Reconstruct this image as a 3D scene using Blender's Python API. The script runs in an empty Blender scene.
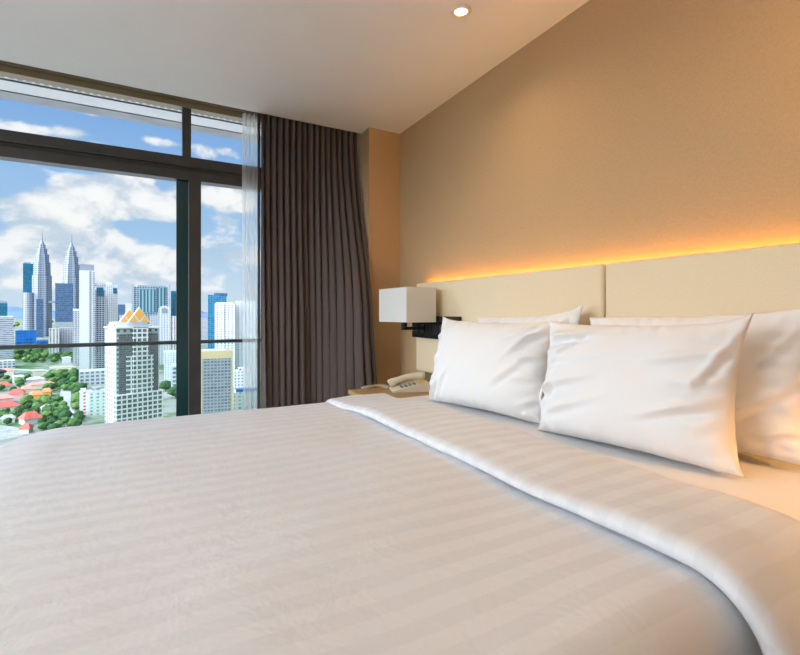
import bpy, bmesh, math, random
from mathutils import Vector, Matrix, noise as mn
random.seed(7)
PI = math.pi
C = bpy.context.scene.collection
SC = bpy.context.scene

# ------------------------------------------------------------------ helpers
def link(name, me, mats, parent=None, loc=None, rot=None):
    o = bpy.data.objects.new(name, me)
    C.objects.link(o)
    if mats is not None:
        for m in (mats if isinstance(mats, (list, tuple)) else [mats]):
            me.materials.append(m)
    if parent is not None: o.parent = parent
    if loc: o.location = loc
    if rot: o.rotation_euler = rot
    return o

def obj(name, bm, mats, parent=None, loc=None, rot=None, smooth=False):
    bmesh.ops.recalc_face_normals(bm, faces=bm.faces)
    me = bpy.data.meshes.new(name)
    bm.to_mesh(me); bm.free()
    if smooth:
        for p in me.polygons: p.use_smooth = True
    return link(name, me, mats, parent, loc, rot)

def tag(o, label=None, cat=None, group=None, kind=None):
    if label: o['label'] = label
    if cat: o['category'] = cat
    if group: o['group'] = group
    if kind: o['kind'] = kind
    return o

def empty(name, loc=(0, 0, 0), rz=0.0):
    o = bpy.data.objects.new(name, None)
    C.objects.link(o)
    o.empty_display_size = .05
    o.location = loc; o.rotation_euler = (0, 0, rz)
    return o

def box(bm, x0, x1, y0, y1, z0, z1, bev=0.0, seg=2, mi=0):
    t = bmesh.new()
    bmesh.ops.create_cube(t, size=1)
    for v in t.verts:
        v.co = Vector((x0 + (v.co.x + .5) * (x1 - x0), y0 + (v.co.y + .5) * (y1 - y0), z0 + (v.co.z + .5) * (z1 - z0)))
    if bev > 0:
        bmesh.ops.bevel(t, geom=t.edges[:], offset=bev, segments=seg, profile=.5, affect='EDGES')
    join(bm, t, mi)

def join(bm, t, mi=0, mat=None):
    if mat is not None: t.transform(mat)
    vm = {}
    for v in t.verts: vm[v] = bm.verts.new(v.co)
    for f in t.faces:
        try:
            n = bm.faces.new([vm[v] for v in f.verts]); n.material_index = mi; n.smooth = f.smooth
        except ValueError:
            pass
    t.free()

def cyl(bm, p, r0, r1, h, seg=24, mi=0, axis='Z', cap=True):
    t = bmesh.new()
    bmesh.ops.create_cone(t, cap_ends=cap, segments=seg, radius1=r0, radius2=r1, depth=h)
    for v in t.verts: v.co.z += h / 2
    m = Matrix.Translation(p)
    if axis == 'X': m = m @ Matrix.Rotation(PI / 2, 4, 'Y')
    if axis == 'Y': m = m @ Matrix.Rotation(-PI / 2, 4, 'X')
    join(bm, t, mi, m)

def lathe(bm, prof, seg=32, mi=0, c=(0, 0, 0)):
    rings = []
    for r, z in prof:
        rings.append([bm.verts.new((c[0] + r * math.cos(2 * PI * k / seg), c[1] + r * math.sin(2 * PI * k / seg), c[2] + z)) for k in range(seg)])
    for a, b in zip(rings, rings[1:]):
        for k in range(seg):
            f = bm.faces.new((a[k], a[(k + 1) % seg], b[(k + 1) % seg], b[k])); f.material_index = mi; f.smooth = True

def tube(bm, pts, r, seg=8, mi=0):
    pts = [Vector(p) for p in pts]
    rings = []
    up = Vector((0, 0, 1))
    for i, p in enumerate(pts):
        d = (pts[min(i + 1, len(pts) - 1)] - pts[max(i - 1, 0)]).normalized()
        a = d.cross(up)
        if a.length < 1e-4: a = Vector((1, 0, 0))
        a.normalize(); b = d.cross(a)
        rr = r(i / (len(pts) - 1)) if callable(r) else r
        rings.append([bm.verts.new(p + a * math.cos(2 * PI * k / seg) * rr + b * math.sin(2 * PI * k / seg) * rr) for k in range(seg)])
    for a, b in zip(rings, rings[1:]):
        for k in range(seg):
            f = bm.faces.new((a[k], a[(k + 1) % seg], b[(k + 1) % seg], b[k])); f.material_index = mi; f.smooth = True
    for rg in (rings[0], rings[-1]):
        f = bm.faces.new(rg); f.material_index = mi

def grid(bm, nu, nv, fn, closed_u=False, closed_v=False, mi=0):
    V = [[bm.verts.new(fn(i / (nu if closed_u else nu - 1), j / (nv if closed_v else nv - 1))) for j in range(nv)] for i in range(nu)]
    for i in range(nu if closed_u else nu - 1):
        for j in range(nv if closed_v else nv - 1):
            f = bm.faces.new((V[i][j], V[(i + 1) % nu][j], V[(i + 1) % nu][(j + 1) % nv], V[i][(j + 1) % nv]))
            f.smooth = True; f.material_index = mi
    return V

def sstep(a, b, x):
    t = min(1, max(0, (x - a) / (b - a))); return t * t * (3 - 2 * t)

# ------------------------------------------------------------------ node mini language
class G:
    def __init__(s, nt): s.nt = nt
    def node(s, t, **kw):
        n = s.nt.nodes.new(t)
        for k, v in kw.items(): setattr(n, k, v)
        return n
    def put(s, sock, v):
        if isinstance(v, S): s.nt.links.new(v.k, sock)
        elif isinstance(v, bpy.types.NodeSocket): s.nt.links.new(v, sock)
        else:
            if hasattr(sock.default_value, '__len__') and not hasattr(v, '__len__'): v = [v] * len(sock.default_value)
            if hasattr(sock.default_value, '__len__') and len(sock.default_value) == 4 and len(v) == 3: v = (*v, 1)
            sock.default_value = v
    def m(s, op, a, b=0.0, c=0.0, clamp=False):
        n = s.node('ShaderNodeMath', operation=op, use_clamp=clamp)
        s.put(n.inputs[0], a); s.put(n.inputs[1], b); s.put(n.inputs[2], c)
        return S(s, n.outputs[0])
    def mix(s, f, a, b):
        n = s.node('ShaderNodeMix', data_type='RGBA')
        s.put(n.inputs[0], f); s.put(n.inputs[6], a); s.put(n.inputs[7], b)
        return S(s, n.outputs[2])
    def ss(s, a, b, x):
        n = s.node('ShaderNodeMapRange', interpolation_type='SMOOTHSTEP', clamp=True)
        s.put(n.inputs[0], x); s.put(n.inputs[1], a); s.put(n.inputs[2], b)
        return S(s, n.outputs[0])
    def xyz(s, x, y, z):
        n = s.node('ShaderNodeCombineXYZ')
        s.put(n.inputs[0], x); s.put(n.inputs[1], y); s.put(n.inputs[2], z)
        return S(s, n.outputs[0])
    def sep(s, v):
        n = s.node('ShaderNodeSeparateXYZ'); s.put(n.inputs[0], v)
        return [S(s, o) for o in n.outputs]
    def noise(s, v, scale, detail=4, rough=.5, dist=0.0):
        n = s.node('ShaderNodeTexNoise')
        if v is not None: s.put(n.inputs['Vector'], v)
        s.put(n.inputs['Scale'], scale); s.put(n.inputs['Detail'], detail); s.put(n.inputs['Roughness'], rough); s.put(n.inputs['Distortion'], dist)
        return S(s, n.outputs[0])
    def coord(s, w='Object'):
        return S(s, s.node('ShaderNodeTexCoord').outputs[w])
class S:
    def __init__(s, g, k): s.g, s.k = g, k
    def __add__(s, o): return s.g.m('ADD', s, o)
    __radd__ = __add__
    def __sub__(s, o): return s.g.m('SUBTRACT', s, o)
    def __rsub__(s, o): return s.g.m('SUBTRACT', o, s)
    def __mul__(s, o): return s.g.m('MULTIPLY', s, o)
    __rmul__ = __mul__
    def __truediv__(s, o): return s.g.m('DIVIDE', s, o)
    def abs(s): return s.g.m('ABSOLUTE', s)
    def fract(s): return s.g.m('FRACT', s)
    def floor(s): return s.g.m('FLOOR', s)
    def lt(s, o): return s.g.m('LESS_THAN', s, o)
    def gt(s, o): return s.g.m('GREATER_THAN', s, o)

def newmat(name):
    m = bpy.data.materials.new(name); m.use_nodes = True
    g = G(m.node_tree); b = m.node_tree.nodes['Principled BSDF']
    return m, g, b

def mat(name, col, rough=.6, metal=0.0, noise=None, bump=None, emit=None, spec=None, sheen=0.0, sub=None):
    """noise=(scale, amount) varies the colour; bump=(scale, strength, distance)"""
    m, g, b = newmat(name)
    c = (*col, 1)
    v = g.coord()
    if noise:
        n = g.noise(v, noise[0], 3)
        lo = tuple(x * (1 - noise[1]) for x in col); hi = tuple(min(1, x * (1 + noise[1])) for x in col)
        g.put(b.inputs['Base Color'], g.mix(g.ss(.3, .7, n), lo, hi))
    else:
        g.put(b.inputs['Base Color'], c)
    b.inputs['Roughness'].default_value = rough
    b.inputs['Metallic'].default_value = metal
    if spec is not None: b.inputs['Specular IOR Level'].default_value = spec
    if sheen: b.inputs['Sheen Weight'].default_value = sheen
    if bump:
        n = g.noise(v, bump[0], 3)
        bn = g.node('ShaderNodeBump'); bn.inputs['Strength'].default_value = bump[1]; bn.inputs['Distance'].default_value = bump[2]
        g.put(bn.inputs['Height'], n); m.node_tree.links.new(bn.outputs[0], b.inputs['Normal'])
    if emit:
        b.inputs['Emission Color'].default_value = (*emit[0], 1); b.inputs['Emission Strength'].default_value = emit[1]
    return m

def weave(name, col, sx, sz, strength, dist, rough=.75, vary=.06, axes=(1, 2), sheen=.0):
    """woven textile: fine crossed threads"""
    m, g, b = newmat(name)
    co = g.sep(g.coord()); a, z = co[axes[0]], co[axes[1]]
    n = g.noise(g.xyz(a * sx, z * sz, 0), 1.0, 2, .6)
    n2 = g.noise(g.xyz(a * sx * .2, z * sz * 2.2, 3.0), 1.0, 2, .6)
    h = n * .6 + n2 * .4
    g.put(b.inputs['Base Color'], g.mix(g.ss(.35, .65, h), tuple(x * (1 - vary) for x in col), tuple(min(1, x * (1 + vary)) for x in col)))
    b.inputs['Roughness'].default_value = rough
    b.inputs['Sheen Weight'].default_value = sheen
    bn = g.node('ShaderNodeBump'); bn.inputs['Strength'].default_value = strength; bn.inputs['Distance'].default_value = dist
    g.put(bn.inputs['Height'], h); m.node_tree.links.new(bn.outputs[0], b.inputs['Normal'])
    return m

def glass(name, tint=(1, 1, 1), refl=1.0):
    m = bpy.data.materials.new(name); m.use_nodes = True
    nt = m.node_tree; nt.nodes.clear(); g = G(nt)
    t = g.node('ShaderNodeBsdfTransparent'); t.inputs[0].default_value = (*tint, 1)
    gl = g.node('ShaderNodeBsdfGlossy'); gl.inputs['Roughness'].default_value = .01
    lw = g.node('ShaderNodeFresnel'); lw.inputs[0].default_value = 1.45
    f = S(g, lw.outputs[0]) * refl
    mx = g.node('ShaderNodeMixShader'); g.put(mx.inputs[0], f)
    nt.links.new(t.outputs[0], mx.inputs[1]); nt.links.new(gl.outputs[0], mx.inputs[2])
    o = g.node('ShaderNodeOutputMaterial'); nt.links.new(mx.outputs[0], o.inputs[0])
    return m

def facade(name, wall, win, bay, floor, wf=.6, hf=.5, rough=.7, wrough=.15, off=0.0, band=False, vert=False):
    """window grid in metres on the walls, plain roof"""
    m, g, b = newmat(name)
    x, y, z = g.sep(g.coord()); nx, ny, nz = g.sep(g.coord('Normal'))
    side = nx.abs().gt(.7)
    h = y * side + x * (1 - side)
    f = ((h / bay + .5 + off).fract() - .5).abs()
    q = ((z / floor).fract() - .5).abs()
    wx = f.lt(wf / 2); wz = q.lt(hf / 2)
    w = wz if band else (wx if vert else wx * wz)
    w = w * nz.abs().lt(.7)
    cell = g.noise(g.xyz((h / bay).floor() * .37, (z / floor).floor() * .73, 0), 7.0, 0)
    wc = g.mix(g.ss(.35, .65, cell), tuple(c * .7 for c in win), tuple(min(1, c * 1.3) for c in win))
    g.put(b.inputs['Base Color'], g.mix(w, wall, wc))
    g.put(b.inputs['Roughness'], rough + w * (wrough - rough))
    return m

# ------------------------------------------------------------------ camera geometry (level camera, eye 1.10 m)
TH = math.radians(28.8); FPX = 462.0; EYE = 1.10; HORIZON = 313.0
Fv = Vector((math.sin(TH), math.cos(TH), 0)); Rv = Vector((math.cos(TH), -math.sin(TH), 0))
def far(u, s):
    """ground position at forward distance s (metres) in the direction of column u"""
    p = Fv * s + Rv * ((u - 400) / FPX * s); return p.x, p.y
def hz(v, s): return EYE + (HORIZON - v) / FPX * s
cam = bpy.data.objects.new('Camera', bpy.data.cameras.new('Camera')); C.objects.link(cam)
cam.location = (0, 0, EYE); cam.rotation_euler = (PI / 2, 0, -TH)
cam.data.sensor_fit = 'HORIZONTAL'; cam.data.sensor_width = 36; cam.data.lens = FPX / 800 * 36
cam.data.shift_y = -(327.5 - HORIZON) / 800; cam.data.clip_start = .05; cam.data.clip_end = 40000
SC.camera = cam
SC.view_settings.view_transform = 'Standard'; SC.view_settings.look = 'None'
SC.view_settings.gamma = 1; SC.view_settings.use_curve_mapping = False; SC.view_settings.exposure = 0.75

# ------------------------------------------------------------------ key dimensions
XW = 1.975          # headboard wall
YP = 3.593          # face of the corner pier
YC = 3.755          # edge of the curtain pocket
YG = 4.0            # window plane
ZC = 2.69           # ceiling
XL, YB = -2.9, -2.6 # far side walls
BEDZ = .62
HBX = 1.89          # headboard face

# ------------------------------------------------------------------ materials
M = {}
M['wallpaper'] = weave('beige_wallpaper', (.56, .375, .20), 230, 60, .35, .002, .8, .05)
M['pierpaper'] = weave('pier_wallpaper', (.56, .375, .20), 230, 60, .35, .002, .8, .05, axes=(0, 2))
M['plaster'] = mat('ceiling_paint', (.82, .80, .76), .9, noise=(3, .01))
M['white_wall'] = mat('pale_wall', (.80, .79, .77), .9)
M['carpet'] = mat('carpet', (.50, .47, .44), .95, noise=(60, .2), bump=(200, .4, .005))
M['frame'] = mat('dark_window_frame', (.058, .055, .052), .45, .2, noise=(8, .1))
M['frame_head'] = mat('bronze_window_head', (.24, .185, .105), .5, .2)
M['teal_stile'] = mat('teal_stile', (.012, .055, .058), .22, .0)
M['gasket'] = mat('black_gasket', (.012, .012, .013), .5)
M['soffit'] = mat('soffit_paint', (.72, .72, .71), .8)
M['soffit_lip'] = mat('soffit_lip', (.34, .345, .35), .8, noise=(5, .1))
M['glass'] = glass('window_glass', (.97, .99, .985), .55)
M['railglass'] = glass('balustrade_glass', (.90, .955, .94), .9)
M['railing'] = mat('railing_metal', (.12, .135, .12), .5, .3)
M['curtain'] = weave('taupe_curtain', (.110, .079, .070), 400, 300, .3, .001, .8, .08, axes=(0, 2), sheen=.15)
M['cream'] = weave('cream_upholstery', (.82, .685, .465), 180, 180, .35, .0016, .6, .035)
M['seam'] = mat('headboard_backing', (.30, .25, .16), .8)
M['olive'] = mat('olive_wood_panel', (.20, .145, .06), .6, noise=(10, .2))
M['black'] = mat('black_gloss', (.012, .012, .013), .18)
M['blackmatt'] = mat('black_satin_metal', (.02, .02, .021), .4, .3)
M['brass'] = mat('brushed_nickel', (.55, .52, .48), .35, .9)
M['ring'] = mat('downlight_ring', (.80, .72, .60), .35, .3)
M['lampglow'] = mat('downlight_lamp', (1, .9, .6), .4, emit=((1, .80, .42), 1.6))
M['led'] = mat('amber_led_tape', (1, .6, .2), .4, emit=((1, .47, .022), 27))
M['phone'] = mat('phone_plastic', (.66, .60, .47), .4)
M['phone_keys'] = mat('phone_keys', (.20, .21, .20), .5)
M['phone_card'] = mat('phone_card', (.75, .42, .06), .5)
M['grey_fabric'] = mat('grey_fabric', (.07, .07, .075), .85, bump=(300, .3, .002))
M['piping'] = mat('sheet_seam', (.70, .69, .68), .8)

def shade_mat():
    m = bpy.data.materials.new('white_shade_fabric'); m.use_nodes = True
    nt = m.node_tree; nt.nodes.clear(); g = G(nt)
    d = g.node('ShaderNodeBsdfDiffuse'); d.inputs[0].default_value = (.86, .85, .82, 1)
    t = g.node('ShaderNodeBsdfTranslucent'); t.inputs[0].default_value = (.85, .80, .70, 1)
    mx = g.node('ShaderNodeMixShader'); mx.inputs[0].default_value = .25
    nt.links.new(d.outputs[0], mx.inputs[1]); nt.links.new(t.outputs[0], mx.inputs[2])
    o = g.node('ShaderNodeOutputMaterial'); nt.links.new(mx.outputs[0], o.inputs[0])
    return m
M['shade'] = shade_mat()

def sheer_mat():
    m = bpy.data.materials.new('sheer_voile'); m.use_nodes = True
    nt = m.node_tree; nt.nodes.clear(); g = G(nt)
    x, y, z = g.sep(g.coord())
    d = g.node('ShaderNodeBsdfDiffuse'); d.inputs[0].default_value = (.88, .87, .82, 1)
    tl = g.node('ShaderNodeBsdfTranslucent'); tl.inputs[0].default_value = (.88, .87, .84, 1)
    m1 = g.node('ShaderNodeMixShader'); m1.inputs[0].default_value = .5
    nt.links.new(d.outputs[0], m1.inputs[1]); nt.links.new(tl.outputs[0], m1.inputs[2])
    tr = g.node('ShaderNodeBsdfTransparent')
    mx = g.node('ShaderNodeMixShader')
    th = g.noise(g.xyz(x * 500, z * 500, 0), 1.0, 1)
    g.put(mx.inputs[0], .44 + th * .16)
    nt.links.new(tr.outputs[0], mx.inputs[1]); nt.links.new(m1.outputs[0], mx.inputs[2])
    o = g.node('ShaderNodeOutputMaterial'); nt.links.new(mx.outputs[0], o.inputs[0])
    return m
M['sheer'] = sheer_mat()

def linen(name, stripes, col=(.765, .782, .81), wr=1.0):
    """white bed linen; satin stripes run from head to foot, 7 cm apart"""
    m, g, b = newmat(name)
    v = g.coord(); x, y, z = g.sep(v)
    n1 = g.noise(v, 9.0, 4, .55, .4)
    h = n1
    if stripes:
        wob = g.noise(v, 2.0, 1) * .012
        st = g.ss(.22, .28, (((y + wob) / .072).fract() - .5).abs())
        g.put(b.inputs['Base Color'], g.mix(st, tuple(c * .95 for c in col), col))
        g.put(b.inputs['Roughness'], .72 - st * .22)
    else:
        g.put(b.inputs['Base Color'], col); b.inputs['Roughness'].default_value = .7
    b.inputs['Sheen Weight'].default_value = .12
    bn = g.node('ShaderNodeBump'); bn.inputs['Strength'].default_value = .35 * wr; bn.inputs['Distance'].default_value = .012
    g.put(bn.inputs['Height'], h); m.node_tree.links.new(bn.outputs[0], b.inputs['Normal'])
    return m
M['duvet'] = linen('striped_satin_duvet', True)
M['sheet'] = linen('plain_bed_sheet', False)
M['pillow'] = linen('pillow_cotton', False, (.84, .835, .83), .8)

def wood_mat():
    m, g, b = newmat('warm_oak_veneer')
    x, y, z = g.sep(g.coord())
    n = g.noise(g.xyz(x * 2, y * 40, z * 40), 1.0, 4, .6, .5)
    g.put(b.inputs['Base Color'], g.mix(g.ss(.3, .7, n), (.40, .23, .085), (.56, .35, .15)))
    b.inputs['Roughness'].default_value = .4
    return m
M['oak'] = wood_mat()

# ------------------------------------------------------------------ room shell
def struct(name, bm, m, parent=None, smooth=False):
    o = obj(name, bm, m, parent, smooth=smooth)
    if parent is None: o['kind'] = 'structure'
    return o
T = .2
bm = bmesh.new(); box(bm, XL - T, XW + T, YB - T, YG + .14, -.2, 0); struct('floor', bm, M['carpet'])
bm = bmesh.new(); box(bm, XL - T, XW + T, YB - T, YC, ZC, ZC + .5); struct('ceiling', bm, M['plaster'])
bm = bmesh.new(); box(bm, XL - T, XW + T, YC, YG + .62, ZC + .26, ZC + .5); struct('ceiling_pocket', bm, M['plaster'])
bm = bmesh.new(); box(bm, XW, XW + T, YB - T, YG + .14, 0, ZC + .26); struct('wall_right', bm, M['wallpaper'])
WL0, WL1, WZ0, WZ1 = .5, 3.6, .1, 2.5
bm = bmesh.new()
box(bm, XL - T, XL, YB - T, WL0, 0, ZC + .26); box(bm, XL - T, XL, WL1, YG + .14, 0, ZC + .26); box(bm, XL - T, XL, WL0, WL1, 0, WZ0); box(bm, XL - T, XL, WL0, WL1, WZ1, ZC + .26)
struct('wall_left', bm, M['white_wall'])
w2 = bmesh.new(); box(w2, XL - .14, XL - .06, WL0, WL1, WZ0, WZ0 + .05); box(w2, XL - .14, XL - .06, WL0, WL1, WZ1 - .05, WZ1)
for yy in (WL0, (WL0 + WL1) / 2 - .03, WL1 - .06): box(w2, XL - .14, XL - .06, yy, yy + .06, WZ0 + .05, WZ1 - .05)
w2 = obj('window_added', w2, M['frame']); w2['kind'] = 'structure'  # unseen left window, added to bring more daylight into the room
for a, b in ((WL0 + .06, (WL0 + WL1) / 2 - .03), ((WL0 + WL1) / 2 + .03, WL1 - .06)):
    bm = bmesh.new(); bm.faces.new([bm.verts.new((XL - .1, y, z)) for y, z in ((a, WZ0 + .05), (b, WZ0 + .05), (b, WZ1 - .05), (a, WZ1 - .05))]); obj('glass_pane', bm, M['glass'], w2)
bm = bmesh.new(); box(bm, XL - 1.0, XL - T, YB - T, YG + .09, ZC + .08, ZC + .26); struct('trim_added_sunshade', bm, M['soffit'])  # unseen slab added to keep direct sun out of the added left window
bm = bmesh.new(); box(bm, XL, XW, YB - T, YB, 0, ZC); struct('wall_back', bm, M['white_wall'])
bm = bmesh.new(); box(bm, 1.672, XW, YP, YG + .14, 0, ZC + .26); struct('wall_pier', bm, M['pierpaper'])
bm = bmesh.new(); box(bm, XL, 1.672, YP + .385, YP + .40, 0, .12); struct('baseboard_window', bm, M['frame'])

# window: frame, transom lights, sliding panel, fixed panel
win = bmesh.new(); box(win, XL, 1.672, YG - .02, YG + .10, -.0, .07)
win = obj('window_1', win, M['frame']); win['kind'] = 'structure'
Z0, ZT0, ZT1, ZH = .07, 2.15, 2.33, 2.712
bm = bmesh.new(); box(bm, XL, 1.672, YG - .02, YG + .06, ZH, ZH + .045); box(bm, XL, 1.672, YG - .06, YG + .06, ZH + .045, ZH + .25); box(bm, XL, 1.672, YG - .075, YG - .06, ZH + .052, ZH + .07)
obj('window_head', bm, M['frame_head'], win)
bm = bmesh.new()
box(bm, XL, 1.672, YG - .01, YG + .10, ZT0 + .075, ZT1); box(bm, XL, 1.672, YG - .035, YG + .10, ZT0 + .095, ZT0 + .125); box(bm, XL, 1.672, YG + .0, YG + .10, ZT0, ZT0 + .075)
obj('transom_rail', bm, M['frame'], win)
for xa, xb in ((.25, .312), (-1.45, -1.39)):
    bm = bmesh.new(); box(bm, xa, xb, YG - .008, YG + .07, ZT1, ZH); obj('transom_mullion', bm, M['frame'], win)
bm = bmesh.new(); box(bm, .298, .385, YG - .005, YG + .06, Z0, ZT0 + .01); obj('fixed_panel_stile', bm, M['frame'], win)
bm = bmesh.new(); box(bm, .210, .296, YG + .045, YG + .085, Z0, ZT0); obj('sliding_panel_stile', bm, M['teal_stile'], win)
bm = bmesh.new(); box(bm, -1.5, -1.41, YG - .005, YG + .085, Z0, ZT0); obj('sliding_panel_stile', bm, M['frame'], win)
bm = bmesh.new(); box(bm, XL, XL + .06, YG - .005, YG + .09, Z0, ZH); box(bm, 1.612, 1.672, YG - .005, YG + .09, Z0, ZH); obj('window_jamb', bm, M['frame'], win)
for nm, a, b, z0, z1, y in (('transom_pane', XL + .06, -1.45, ZT1, ZH, .03), ('transom_pane', -1.39, .25, ZT1, ZH, .03), ('transom_pane', .312, 1.612, ZT1, ZH, .03),
                           ('glass_pane', -1.41, .210, Z0, ZT0, .065), ('glass_pane', XL + .06, -1.5, Z0, ZT0, .03), ('glass_pane', .385, 1.612, Z0, ZT0, .03)):
    bm = bmesh.new(); vs = [bm.verts.new((x, YG + y, z)) for x, z in ((a, z0), (b, z0), (b, z1), (a, z1))]; bm.faces.new(vs)
    obj(nm, bm, M['glass'], win)
# slab above the window outside, with drip groove and downturned lip
ZS = 2.76
bm = bmesh.new(); box(bm, XL - 1, XW + 2.2, YG + .10, YG + .215, ZS, ZS + .3); box(bm, XL - 1, XW + 2.2, YG + .235, YG + .44, ZS, ZS + .3); struct('trim_soffit', bm, M['soffit'])
bm = bmesh.new(); box(bm, XL - 1, XW + 2.2, YG + .215, YG + .235, ZS - .006, ZS + .3); struct('trim_groove', bm, M['gasket'])
bm = bmesh.new(); box(bm, XL - 1, XW + 2.2, YG + .44, YG + .60, ZS - .008, ZS + .3); struct('trim_fascia', bm, M['soffit_lip'])
bm = bmesh.new()
for k in range(64): box(bm, -.9 + k * .05, -.872 + k * .05, YG + .125, YG + .195, ZS - .003, ZS + .002)
v_ = struct('trim_vent', bm, M['soffit_lip'])
bm = bmesh.new(); box(bm, XL - 1, XW + 2.2, YG + .14, YG + .60, -.35, -.05); struct('floor_ledge', bm, M['soffit_lip'])

# balustrade
rail = empty('balcony_railing', (0, YG + .45, 0))
tag(rail, 'slim dark metal handrail with clear glass balustrade outside the window', 'railing')
bm = bmesh.new(); box(bm, XL - .5, XW + 2, -.022, .022, .830, .860, .004); obj('handrail', bm, M['railing'], rail)
for xa, xb in ((-3.2, -1.62), (-1.6, 1.23), (1.25, 3.4)):
    bm = bmesh.new(); box(bm, xa, xb, -.004, .004, -.03, .834); obj('glass_panel', bm, M['railglass'], rail)

# ------------------------------------------------------------------ headboard, LED tape, lower panel
HY0, HYS, HY1, HZ0, HZ1 = -.32, 1.447, 3.18, .64, 1.335
hb = empty('headboard', (HBX, HYS, HZ0))
tag(hb, 'cream padded headboard in two wide panels on the beige wall', 'headboard')
for a, b in ((HY0, HYS - .003), (HYS + .003, HY1)):
    bm = bmesh.new(); box(bm, 0, .04, a - HYS, b - HYS, 0, HZ1 - HZ0, .019, 4); obj('upholstered_panel', bm, M['cream'], hb, smooth=True)
bm = bmesh.new(); box(bm, .041, .055, HY0 - HYS + .01, HY1 - HYS - .01, .01, HZ1 - HZ0 - .012); obj('backing_board', bm, M['seam'], hb)
bm = bmesh.new(); box(bm, XW - .035, XW, HY0, HY1 + .02, .0, HZ0 - .012); tag(obj('wall_panel', bm, M['olive']), kind='structure')
bm = bmesh.new(); box(bm, HBX + .060, HBX + .072, HY0 + .05, HY1 - .06, HZ1 - .040, HZ1 - .034)
tag(obj('led_strip', bm, M['led']), 'amber light strip glowing along the top behind the headboard', 'light strip')
bm = bmesh.new(); box(bm, HBX + .055, XW, HY0 + .05, HY1 - .05, HZ1 - .06, HZ1 - .041); tag(obj('trim_cove', bm, M['white_wall']), kind='structure')

# black switch panels on the headboard, wall lamps with box shades
def switch_panel(yc, label):
    t = empty('switch_panel', (HBX, yc, .91)); tag(t, label, 'switch panel', 'switch panels on the headboard')
    bm = bmesh.new(); box(bm, -.045, -.001, -.30, .30, 0, .166, .004); obj('panel_body', bm, M['black'], t)
    for k in range(5):
        bm = bmesh.new(); box(bm, -.049, -.0455, .27 - .09 * k - .07, .27 - .09 * k, .035, .105, .001); obj('switch', bm, M['blackmatt'], t)
    return t
def wall_lamp(yc, label, lit):
    t = empty('wall_lamp', (HBX, yc, 1.034)); tag(t, label, 'lamp', 'wall lamps at the bed')
    w, d, h, k = .215, .245, .248, .004
    x1 = -.06
    bm = bmesh.new()
    for a in ((x1 - d, x1 - d + k, -w, w), (x1 - k, x1, -w, w), (x1 - d + k, x1 - k, -w, -w + k), (x1 - d + k, x1 - k, w - k, w)):
        box(bm, *a, 0, h)
    obj('lamp_shade', bm, M['shade'], t)
    bm = bmesh.new(); box(bm, x1 - d + k, x1 - k, -.006, .006, h - .03, h - .022); box(bm, x1 - d / 2 - .006, x1 - d / 2 + .006, -w + k, w - k, h - .03, h - .022); obj('shade_spider', bm, M['brass'], t)
    bm = bmesh.new(); box(bm, -.23, -.046, -.035, -.005, -.060, -.036, .003); box(bm, -.23, -.195, -.035, -.005, -.036, .04, .003)
    obj('lamp_arm', bm, M['blackmatt'], t)
    bm = bmesh.new(); lathe(bm, [(.0, .13), (.02, .125), (.03, .10), (.026, .075), (.014, .05), (.014, .0), (0, .0)], 16, 0, (-.2125, -.02, .0))
    o = obj('bulb', bm, mat('lit_bulb' if lit else 'unlit_bulb', (.9, .88, .82), .3, emit=((1, .43, .085), 400) if lit else None), t)
    return t
switch_panel(2.86, 'black switch panel on the headboard below the white box lamp')
wall_lamp(3.005, 'white box shaded wall lamp on a black bracket above the nightstand', False)
switch_panel(.0, 'black switch panel on the headboard beside the near pillows, outside the photo')
wall_lamp(-.13, 'unseen lit box shaded wall lamp added to warm the near side of the bed', True)  # unseen near lamp, added for warm light on pillows and bed

# ------------------------------------------------------------------ downlights
def downlight(x, y, label, group='ceiling downlights'):
    t = empty('ceiling_downlight', (x, y, ZC)); tag(t, label, 'downlight', group)
    bm = bmesh.new(); lathe(bm, [(.036, -.004), (.040, -.010), (.052, -.008), (.056, -.001), (.056, 0)], 32); obj('trim_ring', bm, M['ring'], t)
    bm = bmesh.new(); lathe(bm, [(0, -.007), (.018, -.0075), (.028, -.006), (.037, -.001)], 24); obj('lamp_lens', bm, M['lampglow'], t)
    return t
DL = [(1.453, 1.977, 'round lit downlight in the ceiling above the far side of the bed')]
DL += [(1.453, .55, 'round unseen downlight added as fill above the near pillows'), (1.453, -.9, 'round unseen downlight added as fill near the back of the headboard wall'),  # these unseen downlights are added to lift the room's brightness
       (-.55, .55, 'round unseen downlight added as fill over the bed foot'), (-.55, -.9, 'round unseen downlight added as fill behind the camera'),
       (-1.9, .55, 'round unseen downlight added as fill near the left wall')]
POW = [12, 8, 8, 10, 8, 6]
for (x, y, l), p in zip(DL, POW):
    downlight(x, y, l)
    ld = bpy.data.lights.new('downlight_beam', 'SPOT'); ld.energy = p; ld.spot_size = math.radians(150); ld.spot_blend = 1.0
    warm = x > 1
    ld.color = (1, .68, .36) if warm else (1, .95, .90)
    ld.shadow_soft_size = .04
    lo = bpy.data.objects.new('downlight_beam', ld); C.objects.link(lo); lo.location = (x, y, ZC - .02)

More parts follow.
